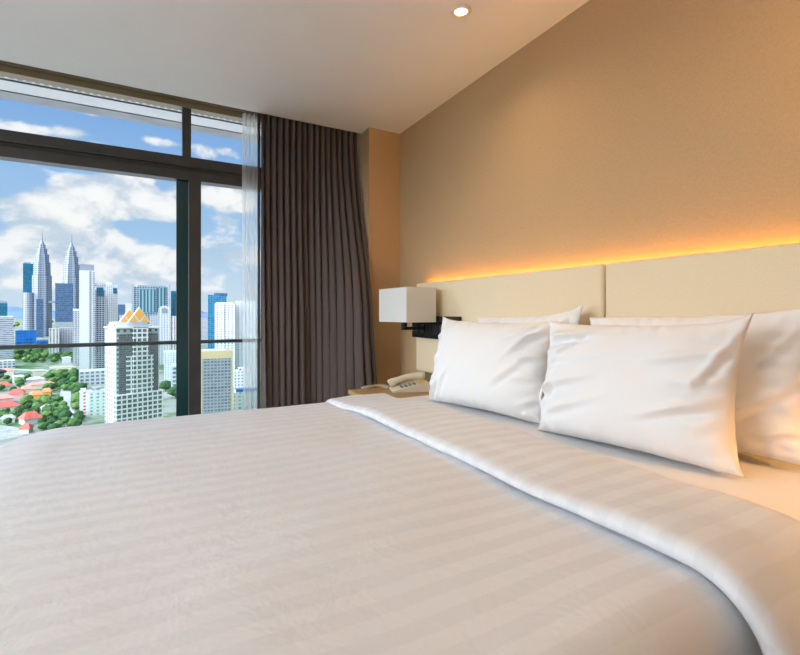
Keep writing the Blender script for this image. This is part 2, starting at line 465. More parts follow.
fl = empty('fill_floor_lamp', (-2.1, 1.3, 0)); tag(fl, 'slim unseen uplight floor lamp added to brighten the ceiling from the left', 'lamp')  # unseen lamp, added to wash the ceiling with light
bm = bmesh.new(); lathe(bm, [(0, 0), (.15, 0), (.15, .015), (.02, .03), (0, .03)], 32); obj('base', bm, M['blackmatt'], fl)
bm = bmesh.new(); cyl(bm, (0, 0, .03), .012, .012, 1.69, 12); obj('pole', bm, M['blackmatt'], fl)
bm = bmesh.new(); lathe(bm, [(.02, 1.70), (.10, 1.74), (.16, 1.80), (.155, 1.80), (.095, 1.745), (.015, 1.712)], 32); obj('bowl', bm, M['blackmatt'], fl)
ld = bpy.data.lights.new('fill_floor_lamp_light', 'SPOT'); ld.energy = 62; ld.spot_size = math.radians(165); ld.spot_blend = 1; ld.shadow_soft_size = .06; ld.color = (1, .985, .96)
lo = bpy.data.objects.new('fill_floor_lamp_light', ld); C.objects.link(lo); lo.location = (-2.1, 1.3, 1.80); lo.rotation_euler = (PI, 0, 0)

# ------------------------------------------------------------------ curtains
def curtain():
    X0, X1 = .815, 1.64
    npl = 16
    rnd = random.Random(4)
    wob = [rnd.uniform(-.25, .25) for _ in range(npl + 2)]
    amp = [rnd.uniform(.75, 1.3) for _ in range(npl + 2)]
    def fn(a, t):
        z = (ZC + .05) * (1 - t) + .015 * t
        ph = a * npl; i = int(min(ph, npl - 1)); f = ph - i
        low = sstep(.15, 1, t)
        sh = wob[i] * (1 - f) + wob[i + 1] * f
        x = X0 + (X1 - X0) * (a + sh * low * .5 / npl)
        w = X0 + (X1 - X0)
        A = .042 * (amp[i] * (1 - f) + amp[i + 1] * f) * (1 + .5 * low)
        c = math.cos(2 * PI * ph)
        c = math.copysign(abs(c) ** .75, c)
        y = 3.83 - A * c
        x += .012 * math.sin(4 * PI * ph + 1) * (.6 + low)
        # the right side swings out in front of the pier as it falls
        e = sstep(.5, .93, a) * sstep(.03, .62, t)
        y -= .27 * e
        x += .045 * sstep(.75, 1, a) * sstep(.62, 1, t)
        y -= .05 * low + .012 * mn.noise(Vector((a * 6, t * 3, 1)))
        return (x, y, z)
    bm = bmesh.new(); grid(bm, 420, 70, fn)
    o = obj('blackout_curtain', bm, M['curtain'], smooth=True)
    tag(o, 'taupe brown pleated blackout curtain hanging from ceiling beside the pier', 'curtain')
    s = o.modifiers.new('thickness', 'SOLIDIFY'); s.thickness = .003
    # dark return edge at the window side
    def fn2(a, t):
        z = (ZC + .05) * (1 - t) + .015 * t
        return (.782 + .03 * a + .006 * math.sin(9 * a + 4 * t), 3.79 + .07 * a * a + .01 * math.sin(3 * t + 5 * a), z)
    bm = bmesh.new(); grid(bm, 16, 40, fn2)
    obj('leading_edge', bm, M['curtain'], o, smooth=True).modifiers.new('thickness', 'SOLIDIFY').thickness = .003
curtain()
def sheer():
    def fn(a, t):
        z = (ZC + .05) * (1 - t) + .02 * t
        x = .695 + .145 * a + .012 * t - .01 * math.sin(PI * t) + .010 * mn.noise(Vector((a * 4, t * 14, 0))) * (a ** 3) * 2
        y = 3.937 + .018 * math.cos(2 * PI * a * 4) + .01 * mn.noise(Vector((a * 3, t * 5, 7)))
        return (x, y, z)
    bm = bmesh.new(); grid(bm, 120, 90, fn)
    tag(obj('sheer_curtain', bm, M['sheer'], smooth=True), 'white translucent sheer curtain gathered at the edge of the brown curtain', 'curtain')
sheer()

# ------------------------------------------------------------------ bed
NY0, NY1 = .37, 2.50     # outer faces of the duvet at the near and far sides
FX = -.60                # foot
bed = empty('bed', (.8, 1.435, 0)); tag(bed, 'wide double bed base and mattress under white linen by the headboard', 'bed')
bm = bmesh.new(); box(bm, -.38 - .8, 1.93 - .8, .55 - 1.435, 2.32 - 1.435, .04, .30, .02); obj('bed_base', bm, M['grey_fabric'], bed)
bm = bmesh.new(); box(bm, -.42 - .8, 1.935 - .8, .50 - 1.435, 2.37 - 1.435, .30, .588, .05, 4); obj('mattress', bm, M['piping'], bed, smooth=True)

def drape(p, q, x0, y0, y1, r, c, top):
    """flat cloth point (p, q) -> (pos, normal): flat inside, rolling over the rounded edges and hanging"""
    ix, iy0, iy1 = x0 + r, y0 + r, y1 - r
    my = (iy0 + iy1) / 2; hy = (iy1 - iy0) / 2
    dx = max(ix + c - p, 0.0); sy = q - my; dy = max(abs(sy) - (hy - c), 0.0)
    l = math.hypot(dx, dy); d = l - c
    if d <= 0 or l == 0: return Vector((p, q, top)), Vector((0, 0, 1))
    n = Vector((-dx / l, math.copysign(dy / l, sy), 0))
    base = Vector((p, q, top)) - n * d
    if d < r * PI / 2:
        a = d / r
        return base + n * r * math.sin(a) - Vector((0, 0, r * (1 - math.cos(a)))), n * math.sin(a) + Vector((0, 0, math.cos(a)))
    e = d - r * PI / 2
    return base + n * (r + .08 * e) - Vector((0, 0, r + e)), n

def cloth(x0, y0, y1, r, c, top, px0, px1, qy0, qy1, nu, nv, name, m, rough, hem):
    def fn(a, b):
        p = px0 + (px1 - px0) * a; q = qy0 + (qy1 - qy0) * b
        pos, n = drape(p, q, x0, y0, y1, r, c, top)
        h = rough * mn.noise(Vector((p * 1.7, q * 2.2, 3))) + rough * .5 * mn.noise(Vector((p * 4, q * 5, 9)))
        # soft drag wrinkles across the top
        h += rough * .45 * math.sin(14 * (q + .35 * p) + 3 * mn.noise(Vector((p * 1.1, q * 1.1, 5)))) * max(0, mn.noise(Vector((p * 1.3, q * 1.3, 12))))
        k = n.z
        h -= hem * (1 - k) * .5 * (1 + math.sin(9 * p + 2 * q)) * .1
        if name == 'duvet':
            h += .012 * math.exp(-((q - 2.12) / .07) ** 2) * sstep(.5, -.1, p) 
            h -= .02 * sstep(-.3, -.6, p)
        pos = pos + n * h
        pos.z = max(pos.z, .10)
        return pos
    bm = bmesh.new(); grid(bm, nu, nv, fn)
    return obj(name, bm, m, smooth=True)

sh = cloth(-.6, .455, 2.415, .08, .1, BEDZ - .012, 1.168, 1.885, .455 - .45, 2.415 + .45, 90, 200, 'bed_sheet', M['sheet'], .002, .2)
tag(sh, 'plain white fitted sheet showing between the pillows and turned back duvet', 'sheet')
dv = cloth(FX, NY0, NY1, .13, .20, BEDZ + .012 * 0, FX - .38, 1.16, NY0 - .42, NY1 + .42, 220, 300, 'duvet', M['duvet'], .009, .5)
tag(dv, 'white satin striped duvet spread over the bed to its foot', 'duvet')
s = dv.modifiers.new('thickness', 'SOLIDIFY'); s.thickness = .018; s.offset = -1
# turned-back top of the duvet: a padded strip lying on it, from the fold (pillow side) to its free rolled edge
def fold():
    XA, XB, TH_ = .868, 1.225, .044
    prof = []
    n = 10
    r = TH_ / 2
    for k in range(n + 1):
        a = PI * 1.5 - PI * k / n; prof.append((XA + r * 1.6 + r * math.cos(a) * 1.6, r + r * math.sin(a)))
    for k in range(1, 24): prof.append((XA + r * 1.6 + (XB - XA - 2.6 * r) * k / 24, TH_ + .005 * math.sin(PI * k / 24)))
    for k in range(n + 1):
        a = PI / 2 - PI * k / n; prof.append((XB - r + r * math.cos(a) * 1.6, r + r * math.sin(a) - .012 * k / n))
    np_ = len(prof)
    q0, q1 = NY0 - .40, NY1 + .25
    def fn(a, b):
        i = min(int(round(a * np_)), np_ - 1) if a < 1 else 0
        x, h = prof[i]
        q = q0 + (q1 - q0) * b
        pos, nn = drape(.9, q, -9, NY0, NY1, .13, .01, BEDZ + .003)
        hh0 = .034 * sstep(1.9, 2.35, q); wv = .010 * mn.noise(Vector((q * 2.5, 0, 4))) + .006 * mn.noise(Vector((q * 7, x * 3, 4)))
        hh = h * (1 + .22 * mn.noise(Vector((q * 3.1, x * 4, 8)))) + (.004 * mn.noise(Vector((q * 9, x * 9, 2))) if h > .03 else 0)
        e = sstep(0, .05, b) * sstep(0, .03, 1 - b)
        hh *= .25 + .75 * e
        p = pos + nn * hh; p.z -= hh0 * sstep(0, .02, h); p.x = x + wv - (.05 * sstep(NY1 - .15, NY1 + .1, q) if False else 0)
        p.z = max(p.z, .12)
        return p
    bm = bmesh.new()
    V = grid(bm, np_, 220, fn, closed_u=True)
    for j in (0, 219): bm.faces.new([V[i][j] for i in range(np_)])
    o = obj('turned_back_edge', bm, M['duvet'], dv, smooth=True)
    o['label'] = 'padded strip of the duvet folded back below the pillows'
fold()

# ------------------------------------------------------------------ pillows
def pillow(label, base, w, h, t, lean, rz, roll, seed, flange=0.0, ear=(0, 0, 0, 0), pinch=.035):
    rnd = random.Random(seed); o3 = Vector((seed * 3.1, seed * 1.7, 0))
    cr = [(rnd.choice((-1, 1)) * rnd.uniform(.55, .95), rnd.uniform(-.8, .8), rnd.uniform(0, PI), rnd.uniform(.12, .3)) for _ in range(15)]
    def pt(a, b, sgn):
        ax, bx = a, b
        X = a * w / 2 * (1 - (pinch if a > 0 else .045) * (1 - b * b) * abs(a) ** 3)
        Z = b * h / 2 * (1 - .05 * (1 - a * a) * abs(b) ** 3)
        # corner ears
        ca = max(0, abs(a) * abs(b)) ** 8
        Z += ca * (.012 if b > 0 else .004); X += ca * math.copysign(.010, a)
        k = (0 if b > 0 else 2) + (0 if a < 0 else 1)
        Z += ear[k] * abs(a * b) ** 5
        prof = (max(0, 1 - abs(a) ** 3.2) ** .55) * (max(0, 1 - abs(b) ** 2.8) ** .55)
        th = t / 2 * prof * (1 - .18 * b)
        edge = 1 - min(1, (1 - max(abs(a), abs(b))) / .45)
        nv = Vector((a * w * 3, b * h * 3, sgn * .7)) + o3
        wr = .012 * mn.noise(nv * 1.3) * prof
        # puckers running in from the seams
        pk = math.sin(b * 26 + 5 * mn.noise(nv)) * sstep(.55, 1, abs(a)) + math.sin(a * 34 + 5 * mn.noise(nv * 1.1)) * sstep(.6, 1, abs(b))
        wr += .0045 * pk * min(1, prof * 3) * sstep(0, .25, 1 - max(abs(a), abs(b)) + .12)
        for (cx, cy, an, ln) in cr:
            dx, dy = (a - cx) * w / 2, (b - cy) * h / 2
            u_ = dx * math.cos(an * .35) + dy * math.sin(an * .35); v_ = -dx * math.sin(an * .35) + dy * math.cos(an * .35)
            wr += .015 * math.exp(-(u_ / (ln * .45)) ** 2) * (math.exp(-(v_ / .013) ** 2) - .75 * math.exp(-((v_ + .026) / .016) ** 2)) * min(1, prof * 2)
        return Vector((X, sgn * (th + (wr if th > .002 else 0)), Z + h / 2 + .004 * mn.noise(Vector((a * 3, seed, b)))))
    bm = bmesh.new(); NU, NV = 84, 60
    vs = {}
    for sg in (-1, 1):
        for i in range(NU + 1):
            for j in range(NV + 1):
                a = math.sin((i / NU * 2 - 1) * PI / 2 * .999) * .35 + (i / NU * 2 - 1) * .65
                b = math.sin((j / NV * 2 - 1) * PI / 2 * .999) * .35 + (j / NV * 2 - 1) * .65
                bd = i in (0, NU) or j in (0, NV)
                key = (i, j, 0 if bd else sg)
                if key not in vs: vs[key] = bm.verts.new(pt(max(-1, min(1, a)), max(-1, min(1, b)), sg))
        for i in range(NU):
            for j in range(NV):
                q = []
                for di, dj in ((0, 0), (1, 0), (1, 1), (0, 1)):
                    ii, jj = i + di, j + dj
                    q.append(vs[(ii, jj, 0 if (ii in (0, NU) or jj in (0, NV)) else sg)])
                if sg > 0: q.reverse()
                f = bm.faces.new(q); f.smooth = True
    o = obj('pillow', bm, M['pillow'], smooth=True)
    tag(o, label, 'pillow', 'bed pillows')
    o.location = base
    o.rotation_euler = (Matrix.Rotation(rz, 4, 'Z') @ Matrix.Rotation(-lean, 4, 'X') @ Matrix.Rotation(roll, 4, 'Y')).to_euler()
    if flange:
        bm = bmesh.new()
        def fl(a, b):
            z = h * (.03 + .94 * b)
            e = pt(.985, b * 1.9 - .95, 1)
            return (e.x - .004 + flange * a, (.010 + .018 * a) * math.sin(7 * b + seed) + .006 * math.sin(19 * b), z)
        grid(bm, 5, 50, fl)
        f = obj('pillowcase_hem', bm, M['pillow'], o, smooth=True); f.modifiers.new('thickness', 'SOLIDIFY').thickness = .004
    return o
R_ = math.radians
pillow('plump white pillow at front, left, its open hem facing the middle of the bed', (1.45, 1.825, BEDZ - .009), .73, .462, .20, R_(13), R_(-80.5), R_(0), 3, .022, (.01, -.008, 0, 0))
pillow('large white pillow at front right, the nearest and biggest in view', (1.485, 1.06, BEDZ - .009), .72, .462, .20, R_(11), R_(-84), R_(-1), 5, 0, (0, .02, 0, 0), .08)
pillow('white pillow against the left headboard panel, mostly hidden behind the front pillow', (1.752, 1.862, BEDZ + .006), .75, .470, .16, R_(6), R_(-89), R_(-2.2), 8, 0, (-.02, .024, 0, 0))
pillow('amber lit white pillow against the right headboard panel, cut by the photo edge', (1.745, 1.025, BEDZ + .001), .79, .48, .17, R_(6), R_(-89), R_(-1.5), 11, 0, (-.02, 0, 0, 0))

# ------------------------------------------------------------------ nightstand and telephone
NZ = .545
ns = empty('nightstand', (1.62, 2.87, 0)); tag(ns, 'oak veneered nightstand between the bed and the curtain corner', 'nightstand')
nx0, nx1, ny0, ny1 = -.34, .315, -.285, .235
bm = bmesh.new(); box(bm, nx0, nx1, ny0, ny1, NZ - .028, NZ, .002); obj('top', bm, M['oak'], ns)
bm = bmesh.new()
box(bm, nx0 + .012, nx1, ny0 + .01, ny0 + .03, .06, NZ - .028); box(bm, nx0 + .012, nx1, ny1 - .03, ny1 - .01, .06, NZ - .028); box(bm, nx1 - .02, nx1, ny0 + .03, ny1 - .03, .06, NZ - .028); box(bm, nx0 + .02, nx1 - .02, ny0 + .03, ny1 - .03, .06, .08)
obj('body', bm, M['oak'], ns)
for z0, z1 in ((.085, .285), (.295, .495)):
    bm = bmesh.new(); box(bm, nx0, nx0 + .02, ny0 + .032, ny1 - .032, z0, z1, .002); d = obj('drawer', bm, M['oak'], ns)
    bm = bmesh.new(); box(bm, nx0 - .018, nx0 - .001, -.06, .06, z1 - .05, z1 - .038, .003); obj('handle', bm, M['brass'], d)
bm = bmesh.new(); box(bm, nx0 + .04, nx1 - .02, ny0 + .03, ny1 - .03, 0, .06); obj('plinth', bm, M['blackmatt'], ns)

def telephone():
    t = empty('telephone', (1.66, 2.87, NZ), R_(-20)); t.scale = (1.15, 1.15, 1.15); tag(t, 'beige corded desk telephone on the oak nightstand', 'telephone')
    # wedge body
    bm = bmesh.new()
    def body(a, b):
        # a around x (depth), b across y
        pass
    pr = [(-.125, 0), (-.123, .010), (-.10, .018), (.085, .058), (.112, .054), (.116, 0)]
    L, Rr = [], []
    for x, z in pr:
        L.append(bm.verts.new((x, -.095, z))); Rr.append(bm.verts.new((x, .095, z)))
    for i in range(len(pr)):
        j = (i + 1) % len(pr); bm.faces.new((L[i], L[j], Rr[j], Rr[i]))
    bm.faces.new(L); bm.faces.new(list(reversed(Rr)))
    bmesh.ops.bevel(bm, geom=bm.edges[:], offset=.006, segments=2, affect='EDGES')
    obj('telephone_base', bm, M['phone'], t, smooth=False)
    sl = (.058 - .018) / .185
    def onz(x): return .018 + (x + .10) * sl
    for i in range(4):
        for j in range(3):
            x = -.065 + .026 * i; y = -.06 + .022 * j
            bm = bmesh.new(); box(bm, x, x + .017, y, y + .015, onz(x) - .002, onz(x + .017) + .004, .002); obj('key', bm, M['phone_keys'], t)
    bm = bmesh.new(); box(bm, -.055, .085, .004, .020, onz(0) - .012, onz(.07) + .0012); 
    bm.free()
    bm = bmesh.new()
    vs = [bm.verts.new(p) for p in ((.045, -.085, onz(.045) + .0012), (.083, -.085, onz(.083) + .0012), (.083, .015, onz(.083) + .0012), (.045, .015, onz(.045) + .0012))]
    bm.faces.new(vs); obj('number_card', bm, M['phone_card'], t)
    # handset along the far-left side
    bm = bmesh.new()
    pts = []
    for k in range(25):
        f = k / 24; x = -.125 + .23 * f
        pts.append((x, .058, onz(x) + .020 + .018 * math.sin(PI * f)))
    def rr(f): return .019 + .009 * (math.exp(-((f - .08) / .12) ** 2) + math.exp(-((f - .92) / .12) ** 2))
    tube(bm, pts, rr, 14)
    obj('handset', bm, M['phone'], t)
    # coiled cord
    bm = bmesh.new(); pts = []
    N = 420
    for k in range(N + 1):
        f = k / N
        cx = -.13 - .165 * f; cy = .075 + .05 * math.sin(f * 5.0) + .06 * f; rr_ = .0085 + .002 * math.sin(f * 11)
        a = 2 * PI * f * 26
        if f > .92: rr_ *= 1.15
        pts.append((cx + .004 * math.sin(a), cy + rr_ * math.cos(a), .0125 + rr_ * math.sin(a) * .95))
    tube(bm, pts, .0024, 6)
    obj('coiled_cord', bm, M['phone'], t)
telephone()

# ------------------------------------------------------------------ chair and table by the window (only their edges show)
def armchair():
    t = empty('armchair', (-1.10, 2.98, 0), R_(12)); tag(t, 'dark grey upholstered armchair at the left beyond the bed foot', 'armchair')
    bm = bmesh.new(); box(bm, -.30, .30, -.30, .34, .22, .42, .04, 3); obj('seat_cushion', bm, M['grey_fabric'], t, smooth=True)
    bm = bmesh.new(); box(bm, -.36, .36, -.40, -.26, .18, .585, .06, 4); obj('backrest', bm, M['grey_fabric'], t, smooth=True)
    for s in (-1, 1):
        bm = bmesh.new(); box(bm, s * .36 - .06, s * .36 + .06, -.34, .34, .18, .56, .045, 4); obj('armrest', bm, M['grey_fabric'], t, smooth=True)
    for sx in (-.3, .3):
        for sy in (-.3, .28):
            bm = bmesh.new(); cyl(bm, (sx, sy, 0), .014, .02, .2, 12); obj('leg', bm, M['blackmatt'], t)
armchair()
tb = empty('side_table', (-.93, 3.54, 0)); tag(tb, 'black round side table by the window at the left photo edge', 'table')
bm = bmesh.new(); lathe(bm, [(0, .742), (.196, .742), (.20, .748), (.196, .755), (0, .755)], 48); obj('table_top', bm, M['blackmatt'], tb)
bm = bmesh.new(); cyl(bm, (0, 0, .012), .02, .02, .73, 16); obj('stem', bm, M['blackmatt'], tb)
bm = bmesh.new(); lathe(bm, [(0, 0), (.17, 0), (.17, .008), (.02, .02), (0, .02)], 40); obj('foot', bm, M['blackmatt'], tb)

# ------------------------------------------------------------------ the city, 100 m below
GZ = -99.0
def B(name, u, s, label, cat='building', rz=0.0, group=None):
    x, y = far(u, s); o = empty(name, (x, y, GZ), -TH - math.atan((u - 400) / FPX) + rz); tag(o, label, cat, group); return o
def H(v, s): return hz(v, s) - GZ
def slab(name, par, m, x0, x1, y0, y1, z0, z1):
    bm = bmesh.new(); box(bm, x0, x1, y0, y1, 0, z1 - z0); return obj(name, bm, m, par, loc=(0, 0, z0))
white = (.60, .61, .62)
FM = {
 'twin': facade('silver_tower_cladding', (.27, .31, .37), (.06, .09, .15), 5.5, 8.0, .55, .5, .45),
 'tealglass': facade('teal_curtain_wall', (.02, .17, .27), (.01, .11, .20), 6, 5, .85, .75, .25),
 'blueglass': facade('blue_curtain_wall', (.09, .155, .26), (.05, .10, .19), 6, 7, .85, .6, .25),
 'brightblue': facade('bright_blue_cladding', (.015, .13, .38), (.01, .10, .32), 14, 9, .9, .8, .4),
 'white': mat('white_render', white, .8, noise=(.02, .03)),
 'whitegrid': facade('white_flats', white, (.23, .27, .33), 3.3, 3.2, .45, .5),
 'whitedark': facade('white_flats_dark_windows', (.46, .49, .53), (.05, .075, .12), 4.2, 3.6, .72, .62),
 'grey': facade('grey_blocks', (.40, .42, .45), (.17, .20, .24), 5, 3.6, .6, .5),
 'offices': facade('banded_offices', (.45, .46, .49), (.19, .23, .30), 5, 4.0, .8, .5, band=True),
 'greyplain': mat('grey_cladding', (.24, .27, .32), .6),
 'pins': facade('pinstriped_block', (.56, .54, .50), (.24, .25, .27), 6, 4, .5, .5, vert=True),
 'greenglass': facade('green_grey_tower', (.26, .34, .38), (.07, .14, .18), 7, 6, .72, .7, .35),
 'greenstripe': facade('green_mullions', (.22, .35, .38), (.05, .13, .18), 9, 300, .6, .99, .3, vert=True),
 'hotel': facade('hotel_window_grid', (.60, .61, .58), (.08, .115, .12), 3.4, 3.3, .72, .66),
 'hotelside': facade('hotel_side_windows', (.50, .55, .52), (.10, .15, .15), 4.2, 3.3, .42, .60),
 'hoteldark': facade('hotel_dark_panel', (.115, .125, .13), (.085, .095, .10), 2.2, 1.65, .8, .6),
 'orange': mat('orange_gable_panel', (.80, .37, .06), .5),
 'redwin': facade('white_flats_red_panels', white, (.55, .10, .10), 5.0, 3.3, .42, .5),
 'greenwin': facade('white_flats_green_panels', white, (.16, .42, .28), 5.0, 3.3, .42, .5),
 'bluelines': facade('white_tower_blue_windows', (.62, .635, .65), (.22, .29, .40), 4.6, 3.2, .45, .55),
 'tealdark': facade('teal_tower_right', (.04, .20, .33), (.02, .13, .25), 5, 4, .8, .7, .3),
 'slate': facade('slate_grey_facade', (.23, .25, .28), (.11, .125, .15), 2.4, 2.4, .7, .55),
 'sand': mat('sandstone_frame', (.50, .375, .21), .7, noise=(.05, .05)),
 'podium': facade('podium_decks', (.50, .52, .54), (.15, .18, .22), 6, 5, .65, .6),
}
SH_ = 330.0
# --- twin spired towers
def spired(u, s, vtip, w_px, label, bustle):
    t = B('spired_tower', u, s, label, 'tower', group='twin spired towers')
    Htip = H(vtip, s); r0 = w_px / FPX * s / 2
    Hb = Htip * .79
    def section(name, ra, rb, z0, z1, seg=16):
        bm = bmesh.new()
        # sixteen-sided lobed plan
        ring = []
        for z, r in ((z0, ra), (z1, rb)):
            ring.append([bm.verts.new((r * (1.0 if k % 2 else .88) * math.cos(2 * PI * k / seg), r * (1.0 if k % 2 else .88) * math.sin(2 * PI * k / seg), z - z0)) for k in range(seg)])
        for k in range(seg): bm.faces.new((ring[0][k], ring[0][(k + 1) % seg], ring[1][(k + 1) % seg], ring[1][k]))
        bm.faces.new(list(reversed(ring[0]))); bm.faces.new(ring[1])
        obj(name, bm, FM['twin'], t, loc=(0, 0, z0))
    zs = [0, .57, .695, .77, .825, .862]
    rs = [1.0, .86, .71, .53, .35]
    for k in range(5): section('tier', r0 * rs[k], r0 * rs[k] * .97, Htip * zs[k], Htip * zs[k + 1])
    bm = bmesh.new(); cyl(bm, (0, 0, 0), r0 * .24, r0 * .06, Htip * .045, 16); obj('dome_ring', bm, FM['twin'], t, loc=(0, 0, Htip * .862))
    bm = bmesh.new(); cyl(bm, (0, 0, 0), r0 * .07, r0 * .02, Htip * .10, 8); obj('spire', bm, FM['greyplain'], t, loc=(0, 0, Htip * .90))
    if bustle:
        bm = bmesh.new(); cyl(bm, (0, 0, 0), r0 * .52, r0 * .50, H(293, s), 16); obj('bustle_annex', bm, FM['twin'], t, loc=(bustle * r0 * 1.15, -r0 * .2, 0))
    return t
spired(42.0, 2000, 230, 17.5, 'left of the two silver spired towers, beside the teal slab', -1)
spired(71.5, 2000, 233, 17.0, 'right of the two silver spired towers, behind a blue glass block', 0)
t = B('skybridge', 56.5, 2000, 'thin skybridge linking the two spired towers', 'bridge'); slab('deck', t, FM['greyplain'], -28, 30, -5, 5, H(303, 2000), H(301, 2000)); t.location.z = GZ
# annex in front of the left tower
t = B('blue_annex', 39.5, 1880, 'narrow blue glass block at the foot of the left spired tower'); slab('body', t, FM['blueglass'], -10, 12, 0, 40, 0, H(299, 1880))
FOOT = [(*far(140.5, SH_), -TH - math.atan((140.5 - 400) / FPX) + R_(20), 20, 30)]
def tower(name, label, u0, u1, v, s, m, depth=None, rz=0.0, extra=(), cat='building', group=None, z0=0):
    uc = (u0 + u1) / 2; ca = math.cos(math.atan((uc - 400) / FPX)); kx = s * ca / FPX; w = (u1 - u0) * kx; t = B(name, uc, s, label, cat, rz, group)
    d = depth or w * .8
    X_, Y_ = far(uc, s); FOOT.append((X_, Y_, -TH - math.atan((uc - 400) / FPX) + rz, w / 2, d))
    slab('body', t, FM[m] if isinstance(m, str) else m, -w / 2, w / 2, 0, d, z0, H(v, s))
    for (nm, a0, a1, va, vb, mm, yo, yd) in extra:
        slab(nm, t, FM[mm], (a0 - uc) * kx, (a1 - uc) * kx, yo, yo + yd, 0 if vb is None else H(vb, s), H(va, s))
    return t
tower('glass_tower', 'tall slim teal glass slab left of the left spired tower', 23, 33.5, 263.5, 2150, 'tealglass', 60, extra=(('roof_screen', 24, 31, 262, 263.6, 'grey', 10, 30),))
tower('glass_tower', 'blue glass block in front of the right spired tower', 55.3, 73.5, 283.4, 1750, 'blueglass', 60, extra=(('podium', 55, 76, 322, None, 'grey', -10, 10),))
tower('office_block', 'bright blue long low block left of the pinstriped block', 15.5, 36.5, 330.5, 1350, 'brightblue', 60)
tower('office_block', 'bright blue lower step beside the bright blue long block', 36.7, 48.2, 340.5, 1330, 'brightblue', 60)
tower('slab_block', 'white tall slab tower with grey box roof left of the twin flat towers', 79.3, 94.8, 270.5, 760, 'white', 22, extra=(
    ('roof_box', 79.6, 94.3, 264.2, 270.4, 'greyplain', 3, 14), ('groove', 89.3, 91.4, 271, None, 'greyplain', -.4, 1.2), ('edge_strip', 92.6, 94.8, 271.5, None, 'grey', -.25, 1)))
tower('apartment_tower', 'white apartment tower with dark balcony bays beside the white slab', 95.2, 105.5, 290, 800, 'whitedark', 20, extra=(
    ('roof_frame', 95.2, 105, 284, 286.5, 'whitegrid', 2, 14), ('sky_lounge', 96.5, 103.5, 287.5, 296, 'tealglass', -.6, 3)))
tower('apartment_tower', 'white stepped apartment tower with notched top behind the gabled tower', 105.6, 118, 284.5, 835, 'whitegrid', 20, extra=(('notch', 113, 117, 288, 293.5, 'tealglass', -.6, 2), ('roof_step', 106.5, 112, 282, 284.5, 'white', 4, 8)))
tower('parking_podium', 'grey white podium decks at the foot of the white slab', 79, 106, 371, 640, 'podium', 30)
tower('apartment_block', 'low white flats with red panels beside the gabled tower', 79.5, 89.5, 392, 455, 'redwin', 14, extra=(('roof_room', 80.5, 86, 389, 392, 'white', 2, 6),))
tower('apartment_block', 'low white flats with green panels beside the gabled tower', 89.6, 106, 391, 450, 'greenwin', 14, extra=(('roof_room', 92, 100, 387.5, 391, 'grey', 2, 6),))
tower('pinstriped_block', 'cream block with vertical stripes under the white slab', 48.8, 59, 328.5, 1040, 'pins', 22)
tower('pinstriped_block', 'grey white block with fine windows right of the cream striped block', 59.6, 73, 327.5, 1075, 'grey', 24)
tower('slim_tower', 'slim grey tower with white cap left of the white slab', 72.8, 79.2, 311, 900, 'grey', 18, extra=(('cap', 72.8, 79.2, 308.8, 311, 'white', 0, 14),))
tower('office_block', 'teal topped block at the left photo edge above the banded offices', -6, 7.5, 303, 1500, 'tealglass', 40, extra=(('roof_cap', -6, 7.2, 300.5, 303, 'offices', 2, 30),))
tower('office_block', 'pale banded office block at the left photo edge', -14, 14, 317.5, 980, 'offices', 40, extra=(('pale_cap', -14, 13.5, 316, 318, 'white', 2, 30),))
tower('office_block', 'low grey block at the left photo edge under the banded offices', -14, 15.5, 361.5, 830, 'podium', 40)
tower('glass_tower', 'wide green grey glass tower with flat top behind the gabled tower', 132, 170.5, 287, 1400, 'greenglass', 60, extra=(
    ('mullioned_front', 139, 156, 289.5, 312, 'greenstripe', -1.5, 2), ('mullioned_front', 157, 166, 288, 312, 'greenstripe', -1, 2), ('roof_screen', 138, 166, 285.2, 287, 'greyplain', 12, 30), ('corner_fin', 132, 134, 284.5, None, 'grey', -2, 6), ('corner_fin', 168.5, 170.5, 284.5, None, 'grey', -2, 6)))
tower('glass_tower', 'blue glass tower half hidden by the dark window stile', 171, 180, 291, 1500, 'tealglass', 40)
for (u0, u1, v, s, m, l) in ((118, 127, 304.5, 1900, 'blueglass', 'dark blue distant block right of the stepped white tower'), (125.3, 132, 303.5, 1700, 'whitegrid', 'small white distant block left of the green grey tower'),
        (119, 124, 315, 1300, 'grey', 'small grey distant block left of the orange gables'), (150, 158, 315.5, 1200, 'grey', 'grey distant block right of the orange gables'),
        (171.5, 178, 316, 1100, 'pins', 'cream block right of the round topped tower'), (164, 178, 352, 620, 'whitegrid', 'white block low behind the gabled tower, right side'), (171, 178, 366, 560, 'podium', 'grey low block by the window stile')):
    tower('city_block', l, u0, u1, v, s, m, 30)
# round-topped white tower with a roundel
t = B('round_topped_tower', 164.6, 900, 'white round topped tower with a grey roundel right of the orange gables')
w = 11 / FPX * 900
bm = bmesh.new(); pr = [(-w / 2, 0), (w / 2, 0)]
Ht = H(309.5, 900)
pts = [(-w / 2, 0), (w / 2, 0), (w / 2, Ht)] + [(w / 2 * math.cos(a * PI / 16), Ht + w * .36 * math.sin(a * PI / 16)) for a in range(1, 16)] + [(-w / 2, Ht)]
fr = [bm.verts.new((x, 0, z)) for x, z in pts]; bk = [bm.verts.new((x, 16, z)) for x, z in pts]
bm.faces.new(fr); bm.faces.new(list(reversed(bk)))
for k in range(len(pts)): bm.faces.new((fr[k], bk[k], bk[(k + 1) % len(pts)], fr[(k + 1) % len(pts)]))
obj('body', bm, FM['bluelines'], t)
bm = bmesh.new(); cyl(bm, (0, 0, 0), 5, 5, 1.4, 24, axis='Y'); obj('roundel', bm, FM['greyplain'], t, loc=(0, -1.2, Ht - 2))
